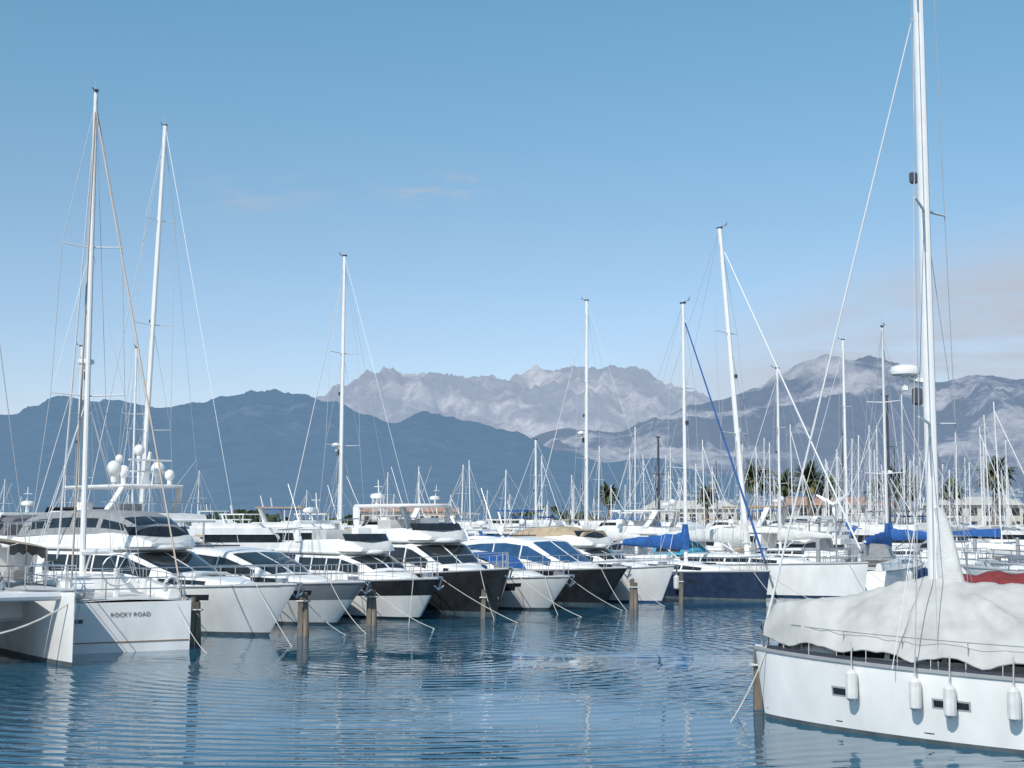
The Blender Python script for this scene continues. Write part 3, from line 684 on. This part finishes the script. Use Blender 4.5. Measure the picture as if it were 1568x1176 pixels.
for i in range(66):
    u=rr.uniform(-50,1650); D=rr.uniform(100,215); x=(u-784)/2154*D; L=rr.uniform(9,13.5)
    hd=radians(rr.choice([135,-45,-45,0])+rr.uniform(-10,10)); c,s=cos(hd),sin(hd)
    T=lambda p:(x+p[0]*c-p[1]*s,D+p[0]*s+p[1]*c,p[2]); sc=L/13
    hk=rr.choice(['white','white','white','navy'])
    mb.loft([[T((xx*L,-w*sc,z*sc)),T((xx*L,-w*.8*sc,-.1)),T((xx*L,w*.8*sc,-.1)),T((xx*L,w*sc,z*sc))] for xx,w,z in ((-1,1.8,1.3),(-.5,2.1,1.4),(-.2,1.5,1.6),(-.06,.6,1.75),(0,.04,1.8))],hk)
    for (z0,z1,xa,xb,w,k) in ((1.4,2.,-.85,-.3,1.7,'white'),(2.,2.6,-.82,-.38,1.55,'glass'),(2.6,3.1,-.9,-.42,1.65,'white'),(3.1,3.45,-.86,-.48,1.5,'white')):
        mb.loft([[T((xb*L+(0 if j==0 else -.35),-w*sc,z*sc)),T((xa*L,-w*sc,z*sc)),T((xa*L,w*sc,z*sc)),T((xb*L+(0 if j==0 else -.35),w*sc,z*sc))] for j,z in ((0,z0),(1,z1))],k)
    if rr.random()<.6:
        k=rr.choice(['white','white','canvastan','canvasblue','canvasgrey'])
        mb.loft([[T((-.55*L,-1.3*sc,z*sc)),T((-.84*L,-1.3*sc,z*sc)),T((-.84*L,1.3*sc,z*sc)),T((-.55*L,1.3*sc,z*sc))] for z in (4.55,4.68)],k)
        for q in (-1.2,1.2):
            mb.tube([T((-.78*L,q*sc,3.3*sc)),T((-.82*L,q*sc,4.6*sc))],.1,'white',n=4); mb.tube([T((-.57*L,q*sc,3.3*sc)),T((-.57*L,q*sc,4.6*sc))],.05,'white',n=4)
        mb.tube([T((-.8*L,0,4.6*sc)),T((-.82*L,0,5.6*sc))],.05,'white',n=4)
mb.obj('distant_motor_yachts',smooth=0)

# ------------------------------------------------------------ QUAY, PALMS, BUILDINGS
mb=MB()
mb.box((0,262,.4),(900,50,1.8),'concrete',.05); mb.box((0,320,1.1),(1600,40,2.4),'hedge',.3)
mb.obj('quay')
mb=MB(); rr=random.Random(3)
for i in range(6500):
    x=rr.uniform(-150,210); y=rr.uniform(284,305); z=rr.uniform(1.3,4.2+3.2*noise.noise(Vector((x*.06,0,0))))
    r=rr.uniform(.25,.8); a=rr.uniform(0,pi); t=rr.uniform(-.7,.7)
    d=Vector((cos(a),sin(a),t))*r; b=Vector((-sin(a)*.6,cos(a)*.6,.9))*r
    p=Vector((x,y,z)); mb.add([p-d-b,p+d-b*.6,p+d*.8+b,p-d*.7+b*.8],[(0,1,2,3)],rr.choice(['hedge','frond','hedge']))
mb.obj('promenade_shrubs',smooth=0,weld=False)
def palm_mesh(seed):
    rr=random.Random(seed); mb=MB(); H=6.9
    mb.tube([(0,0,0),(.05,0,.6),(.0,.05,2.5),(.1,0,4.8),(.1,0,H)],.48,'trunk',n=9,r1=.32)
    mb.ell((.1,0,H-.1),(.75,.75,1.0),'frond2',9,6)
    for i in range(84):
        a=rr.uniform(0,2*pi); el=rr.uniform(-.95,1.4); ln=rr.uniform(2.2,3.2)*(1 if el>-.3 else .7)
        key='frond2' if el<-.45 else ('frond' if rr.random()<.88 else 'frond2')
        p=Vector((.1,0,H+.25)); dr=Vector((cos(a)*cos(el),sin(a)*cos(el),sin(el))); seg=8; pts=[p.copy()]
        for k in range(seg):
            p=p+dr*(ln/seg); dr.z-=.15; dr.normalize(); pts.append(p.copy())
        for k in range(1,seg+1):
            d=(pts[k]-pts[k-1]).normalized(); sd=d.cross(Vector((0,0,1)))
            if sd.length<.1: sd=Vector((1,0,0))
            sd.normalize(); ll=.66*sin(pi*(k+.6)/(seg+1.6))
            for q in (-1,1):
                for o in (0,.5):
                    b0=pts[k-1]+(pts[k]-pts[k-1])*o
                    tip=b0+sd*q*ll+d*ll*.6-Vector((0,0,ll*.3))
                    mb.add([b0,b0+d*.26,tip],[(0,1,2)],key)
        mb.tube(pts,.045,key,n=3,r1=.02)
    return mb.obj('palm_tree',smooth=0,weld=False)
base=[palm_mesh(s) for s in (1,2)]
spots=[(1155,240,1.12),(1198,243,1.02),(1240,240,1.1),(1372,240,1.05),(1388,243,.95),(1521,240,1.2),(932,244,.8),(1268,243,.95),(1610,240,1.),(1340,246,.85),(1080,246,.78),(1455,245,.9)]
for i,(u,D,sc) in enumerate(spots):
    if i<2: o=base[i]
    else:
        o=bpy.data.objects.new('palm_tree',base[i%2].data); scn.collection.objects.link(o)
    o.location=((u-784)/2154*D,D,1.3); o.scale=(sc*1.12,sc*1.12,sc*1.12); o.rotation_euler=(0,0,i*1.3)
def building(x,y,w,d,h,roof='rooftile',nw=6,floors=1):
    e=root('marina_building',(x,y,1.3)); mb=MB(); mb.box((0,0,h/2),(w,d,h),'plaster',.02)
    for f in range(floors):
        for i in range(nw):
            mb.box((-w/2+w*(i+.5)/nw,-d/2-.02,h*(f+.5)/floors),(w/nw*.55,.12,h/floors*.55),'glass',.01)
    mb.obj('walls_and_windows',e); mb=MB()
    mb.loft([[(-w/2-.6,-d/2-.6,h),(w/2+.6,-d/2-.6,h),(w/2+.6,d/2+.6,h),(-w/2-.6,d/2+.6,h)],[(-w/2+1.5,-.3,h+1.6),(w/2-1.5,-.3,h+1.6),(w/2-1.5,.3,h+1.6),(-w/2+1.5,.3,h+1.6)]],roof); mb.obj('roof',e)
building(33,262,16,9,4.2,'roofpale',7); building(62,272,22,9,5.,'rooftile',8,2); building(-20,276,18,9,3.8,'rooftile',7); building(88,270,16,9,5.,'roofpale',6,2)

# ------------------------------------------------------------ MOUNTAINS
def mtn_mat(name,veg,rock,haze,hf,th,scale,soft=.08,st=(1,1,1),vr=(.35,1.5)):
    m=bpy.data.materials.new(name); m.use_nodes=True; nt=m.node_tree; b=nt.nodes['Principled BSDF']; b.inputs['Roughness'].default_value=1.; b.inputs['Specular IOR Level'].default_value=0.
    tc=nd(nt,'ShaderNodeTexCoord'); mp=nd(nt,'ShaderNodeMapping'); mp.inputs['Scale'].default_value=st; nt.links.new(tc.outputs['Object'],mp.inputs['Vector'])
    n=nd(nt,'ShaderNodeTexNoise',Scale=scale,Detail=8.,Roughness=.68,Distortion=.5); nt.links.new(mp.outputs[0],n.inputs['Vector'])
    r=nd(nt,'ShaderNodeValToRGB'); r.color_ramp.elements[0].position=th; r.color_ramp.elements[1].position=th+soft
    r.color_ramp.elements[0].color=(*veg,1); r.color_ramp.elements[1].color=(*rock,1); nt.links.new(n.outputs[0],r.inputs[0])
    n2=nd(nt,'ShaderNodeTexNoise',Scale=scale*9,Detail=6.,Roughness=.75); nt.links.new(mp.outputs[0],n2.inputs['Vector'])
    mr=nd(nt,'ShaderNodeMapRange'); mr.inputs['From Min'].default_value=.35; mr.inputs['From Max'].default_value=.65; mr.inputs['To Min'].default_value=vr[0]; mr.inputs['To Max'].default_value=vr[1]
    nt.links.new(n2.outputs[0],mr.inputs['Value'])
    mx=nd(nt,'ShaderNodeVectorMath',operation='SCALE'); nt.links.new(r.outputs[0],mx.inputs[0]); nt.links.new(mr.outputs[0],mx.inputs['Scale']); nt.links.new(mx.outputs[0],b.inputs['Base Color'])
    em=nd(nt,'ShaderNodeEmission',Color=(*haze,1)); ms=nd(nt,'ShaderNodeMixShader'); ms.inputs[0].default_value=hf  # distance haze painted in: fixed share of emission glow per material, town included
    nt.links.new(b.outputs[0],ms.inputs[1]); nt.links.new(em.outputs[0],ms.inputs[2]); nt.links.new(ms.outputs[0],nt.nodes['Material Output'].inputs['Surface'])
    MATS[name]=m
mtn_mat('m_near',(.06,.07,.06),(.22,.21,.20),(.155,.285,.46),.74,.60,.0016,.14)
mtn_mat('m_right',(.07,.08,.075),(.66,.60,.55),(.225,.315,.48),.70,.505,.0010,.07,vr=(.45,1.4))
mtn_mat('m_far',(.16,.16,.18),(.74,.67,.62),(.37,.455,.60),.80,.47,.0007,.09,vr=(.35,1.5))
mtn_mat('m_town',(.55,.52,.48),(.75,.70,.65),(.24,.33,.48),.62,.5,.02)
def interp(c,u):
    if u<=c[0][0]: return c[0][1]
    for a,b in zip(c,c[1:]):
        if a[0]<=u<=b[0]:
            f=(u-a[0])/(b[0]-a[0]); f=f*f*(3-2*f); return a[1]+(b[1]-a[1])*f
    return c[-1][1]
def hfun(ctrl,R0,R1,amp,sc,seed,rjag,jf):
    def h(tt,r):
        s=(r-R0)/(R1-R0); u=784+2154*tt
        y=interp(ctrl,u); H=(795-y)/2154*R1
        x=tt*r
        p=Vector((x*sc,r*sc*.6,seed))
        g=noise.ridged_multi_fractal(p,.85,2.15,7,1.,2.)-1.
        g2=noise.ridged_multi_fractal(Vector((x*sc*jf,r*sc*jf*.4,seed+7)),.7,2.2,5,1.,2.)-1.
        if s<=1: prof=max(0,s)**1.1; env=max(0,s*(1-s)*4)**.6
        else: prof=1-(s-1)*1.6; env=(s-1)*2
        return H*prof*(1+amp*env*g*.5+amp*.22*env*g2)+H*rjag*g2*min(1,s*2)
    return h
def mountain(name,ctrl,R0,R1,key,amp,sc,seed,na=900,nr=80,rjag=.02,jf=4.):
    hf=hfun(ctrl,R0,R1,amp,sc,seed,rjag,jf)
    mb=MB(); rows=[]
    for j in range(nr+1):
        r=R0+(R1-R0)*j/nr*1.12; row=[]
        for i in range(na+1):
            tt=-.75+1.5*i/na
            row.append((tt*r,r,max(-5,hf(tt,r))-(8 if j==0 else 0)))
        rows.append(row)
    mb.grid(rows,key); mb.obj(name,smooth=180,weld=False)
    return hf
near=[(-1600,660),(-900,600),(-300,655),(0,634),(100,616),(170,622),(240,632),(300,624),(345,606),(390,599),(440,606),(500,618),(560,636),(600,648),(650,634),(720,650),(780,664),(860,690),(930,712),(1000,705),(1080,725),(1200,735),(1400,742),(1568,745),(2200,700),(3000,690)]
right=[(-1600,760),(500,770),(760,690),(860,658),(950,662),(1020,634),(1060,618),(1100,608),(1160,594),(1200,574),(1240,560),(1290,553),(1340,557),(1400,570),(1440,578),(1490,572),(1568,580),(1700,600),(2100,640),(3000,660)]
far=[(-1600,720),(300,690),(440,650),(490,608),(520,590),(560,577),(600,572),(640,575),(680,585),(730,598),(780,594),(830,583),(880,576),(930,574),(980,582),(1030,600),(1100,620),(1300,650),(1568,660),(3000,700)]
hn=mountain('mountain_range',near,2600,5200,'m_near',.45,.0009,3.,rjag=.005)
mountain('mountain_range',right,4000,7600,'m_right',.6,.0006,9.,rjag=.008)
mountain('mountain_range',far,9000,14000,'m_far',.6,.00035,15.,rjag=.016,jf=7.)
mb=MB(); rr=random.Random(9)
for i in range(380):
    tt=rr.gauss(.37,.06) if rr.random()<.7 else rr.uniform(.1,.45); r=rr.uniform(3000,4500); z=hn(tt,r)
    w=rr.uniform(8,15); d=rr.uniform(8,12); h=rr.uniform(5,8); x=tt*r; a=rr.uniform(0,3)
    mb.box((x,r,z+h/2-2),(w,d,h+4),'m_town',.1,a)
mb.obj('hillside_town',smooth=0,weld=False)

# ------------------------------------------------------------ WATER
def mth(op,a,b_):
    n=nd(nt,'ShaderNodeMath',operation=op)
    for i,v in enumerate((a,b_)):
        if isinstance(v,(int,float)): n.inputs[i].default_value=v
        else: nt.links.new(v,n.inputs[i])
    return n.outputs[0]
m=bpy.data.materials.new('water'); m.use_nodes=True; nt=m.node_tree; b=nt.nodes['Principled BSDF']
b.inputs['Base Color'].default_value=(.008,.082,.145,1); b.inputs['Roughness'].default_value=.01; b.inputs['IOR'].default_value=1.37
tc=nd(nt,'ShaderNodeTexCoord')
def wn(scale,st,rot,det=2.,dist=0.):
    mp=nd(nt,'ShaderNodeMapping'); mp.inputs['Scale'].default_value=st; mp.inputs['Rotation'].default_value=(0,0,rot)
    nt.links.new(tc.outputs['Object'],mp.inputs['Vector'])
    n=nd(nt,'ShaderNodeTexNoise',Scale=scale,Detail=det,Distortion=dist); nt.links.new(mp.outputs[0],n.inputs['Vector']); return n
n1=wn(1.8,(.35,1.7,1),.10,2.,.5); n2=wn(.35,(.7,1.3,1),-.3,2.); n3=wn(.07,(1,1.8,1),.2,3.)
wv=nd(nt,'ShaderNodeTexWave',wave_type='RINGS',rings_direction='Z',Scale=.62,Distortion=1.6,Detail=1.); wv.inputs['Detail Scale'].default_value=.5
mpw=nd(nt,'ShaderNodeMapping'); mpw.inputs['Location'].default_value=(2.5,-38.,0); nt.links.new(tc.outputs['Object'],mpw.inputs['Vector']); nt.links.new(mpw.outputs[0],wv.inputs['Vector'])
rm=nd(nt,'ShaderNodeMapRange'); rm.inputs['From Min'].default_value=.40; rm.inputs['From Max'].default_value=.60; rm.inputs['To Min'].default_value=.12; rm.inputs['To Max'].default_value=1.25
nt.links.new(n3.outputs[0],rm.inputs['Value'])
small=mth('MULTIPLY',n1.outputs[0],rm.outputs[0]); wave=mth('MULTIPLY',mth('MULTIPLY',wv.outputs['Fac'],.40),rm.outputs[0])
hgt=mth('ADD',mth('ADD',small,wave),mth('MULTIPLY',n2.outputs[0],.8))
bp=nd(nt,'ShaderNodeBump',Strength=1.,Distance=.026); nt.links.new(hgt,bp.inputs['Height']); nt.links.new(bp.outputs[0],b.inputs['Normal'])
MATS['water']=m
mb=MB(); mb.add([(-16000,-3000,0),(16000,-3000,0),(16000,15000,0),(-16000,15000,0)],[(0,1,2,3)],'water'); mb.obj('water',smooth=0)

# ------------------------------------------------------------ SKY & SUN
w=bpy.data.worlds.new('World'); scn.world=w; w.use_nodes=True; nt=w.node_tree
bg=nt.nodes['Background']
az=radians(207); el=radians(44)
sky=nd(nt,'ShaderNodeTexSky',sky_type='NISHITA'); sky.sun_disc=False; sky.sun_elevation=el; sky.sun_rotation=az; sky.air_density=1.; sky.dust_density=.6; sky.ozone_density=2.
tc=nd(nt,'ShaderNodeTexCoord')
sep=nd(nt,'ShaderNodeSeparateXYZ'); nt.links.new(tc.outputs['Generated'],sep.inputs[0])
tr=nd(nt,'ShaderNodeValToRGB'); cr=tr.color_ramp     # atmospheric haze tint by elevation
cr.elements[0].position=0.; cr.elements[0].color=(.62,.60,.69,1)
cr.elements[1].position=.34; cr.elements[1].color=(.53,.73,.69,1)
el1=cr.elements.new(.07); el1.color=(.61,.59,.67,1)
el2=cr.elements.new(.20); el2.color=(.58,.635,.635,1)
nt.links.new(sep.outputs['Z'],tr.inputs[0])
tn=nd(nt,'ShaderNodeMix',data_type='RGBA',blend_type='MULTIPLY'); tn.inputs[0].default_value=1.; nt.links.new(sky.outputs[0],tn.inputs[6]); nt.links.new(tr.outputs[0],tn.inputs[7])
def cloud(center,size,rot,nscale,st,lo,hi,gain):
    mp=nd(nt,'ShaderNodeMapping',vector_type='TEXTURE'); mp.inputs['Location'].default_value=center; mp.inputs['Rotation'].default_value=(0,rot,0); mp.inputs['Scale'].default_value=size
    nt.links.new(tc.outputs['Generated'],mp.inputs['Vector'])
    ln=nd(nt,'ShaderNodeVectorMath',operation='LENGTH'); nt.links.new(mp.outputs[0],ln.inputs[0])
    mr=nd(nt,'ShaderNodeMapRange',interpolation_type='SMOOTHSTEP'); mr.inputs['From Min'].default_value=1.; mr.inputs['From Max'].default_value=.1; nt.links.new(ln.outputs['Value'],mr.inputs['Value'])
    mp2=nd(nt,'ShaderNodeMapping'); mp2.inputs['Scale'].default_value=st; mp2.inputs['Rotation'].default_value=(0,-rot,0); nt.links.new(tc.outputs['Generated'],mp2.inputs['Vector'])
    n=nd(nt,'ShaderNodeTexNoise',Scale=nscale,Detail=5.,Roughness=.6,Distortion=.3); nt.links.new(mp2.outputs[0],n.inputs['Vector'])
    m2=nd(nt,'ShaderNodeMapRange',interpolation_type='SMOOTHSTEP'); m2.inputs['From Min'].default_value=lo; m2.inputs['From Max'].default_value=hi; nt.links.new(n.outputs[0],m2.inputs['Value'])
    return mth('MULTIPLY',mth('MULTIPLY',mr.outputs[0],m2.outputs[0]),gain)
c1=cloud((.32,.93,.125),(.34,.8,.085),-.22,4.,(1,1,7),.20,.60,1.)
c2=cloud((-.175,.955,.225),(.07,.5,.018),-.08,14.,(1,1,5),.36,.66,.40)
c3=cloud((-.05,.965,.232),(.07,.5,.016),-.1,22.,(1,1,4),.42,.66,.55)
tot=mth('ADD',c1,mth('ADD',c2,c3))
mx=nd(nt,'ShaderNodeMix',data_type='RGBA'); mx.inputs[7].default_value=(2.5,2.65,3.0,1); nt.links.new(tn.outputs[2],mx.inputs[6]); nt.links.new(tot,mx.inputs[0])
dbl=nd(nt,'ShaderNodeVectorMath',operation='SCALE'); dbl.inputs['Scale'].default_value=2.; nt.links.new(mx.outputs[2],dbl.inputs[0])
nt.links.new(dbl.outputs[0],bg.inputs['Color']); bg.inputs['Strength'].default_value=.10
sd=bpy.data.lights.new('sun','SUN'); sd.energy=3.8; sd.angle=radians(.5); sd.color=(1.,.95,.88)
so=bpy.data.objects.new('sun',sd); scn.collection.objects.link(so)
S_=Vector((sin(az)*cos(el),cos(az)*cos(el),sin(el))); so.rotation_euler=(-S_).to_track_quat('-Z','Y').to_euler(); so.location=(0,0,60)

# ------------------------------------------------------------ CAMERA
cd=bpy.data.cameras.new('camera'); cd.sensor_width=36; cd.lens=49.45; cd.clip_end=40000; cd.clip_start=.2
co=bpy.data.objects.new('camera',cd); scn.collection.objects.link(co); co.location=(0,0,3.6); co.rotation_euler=(radians(95.5),0,0); scn.camera=co
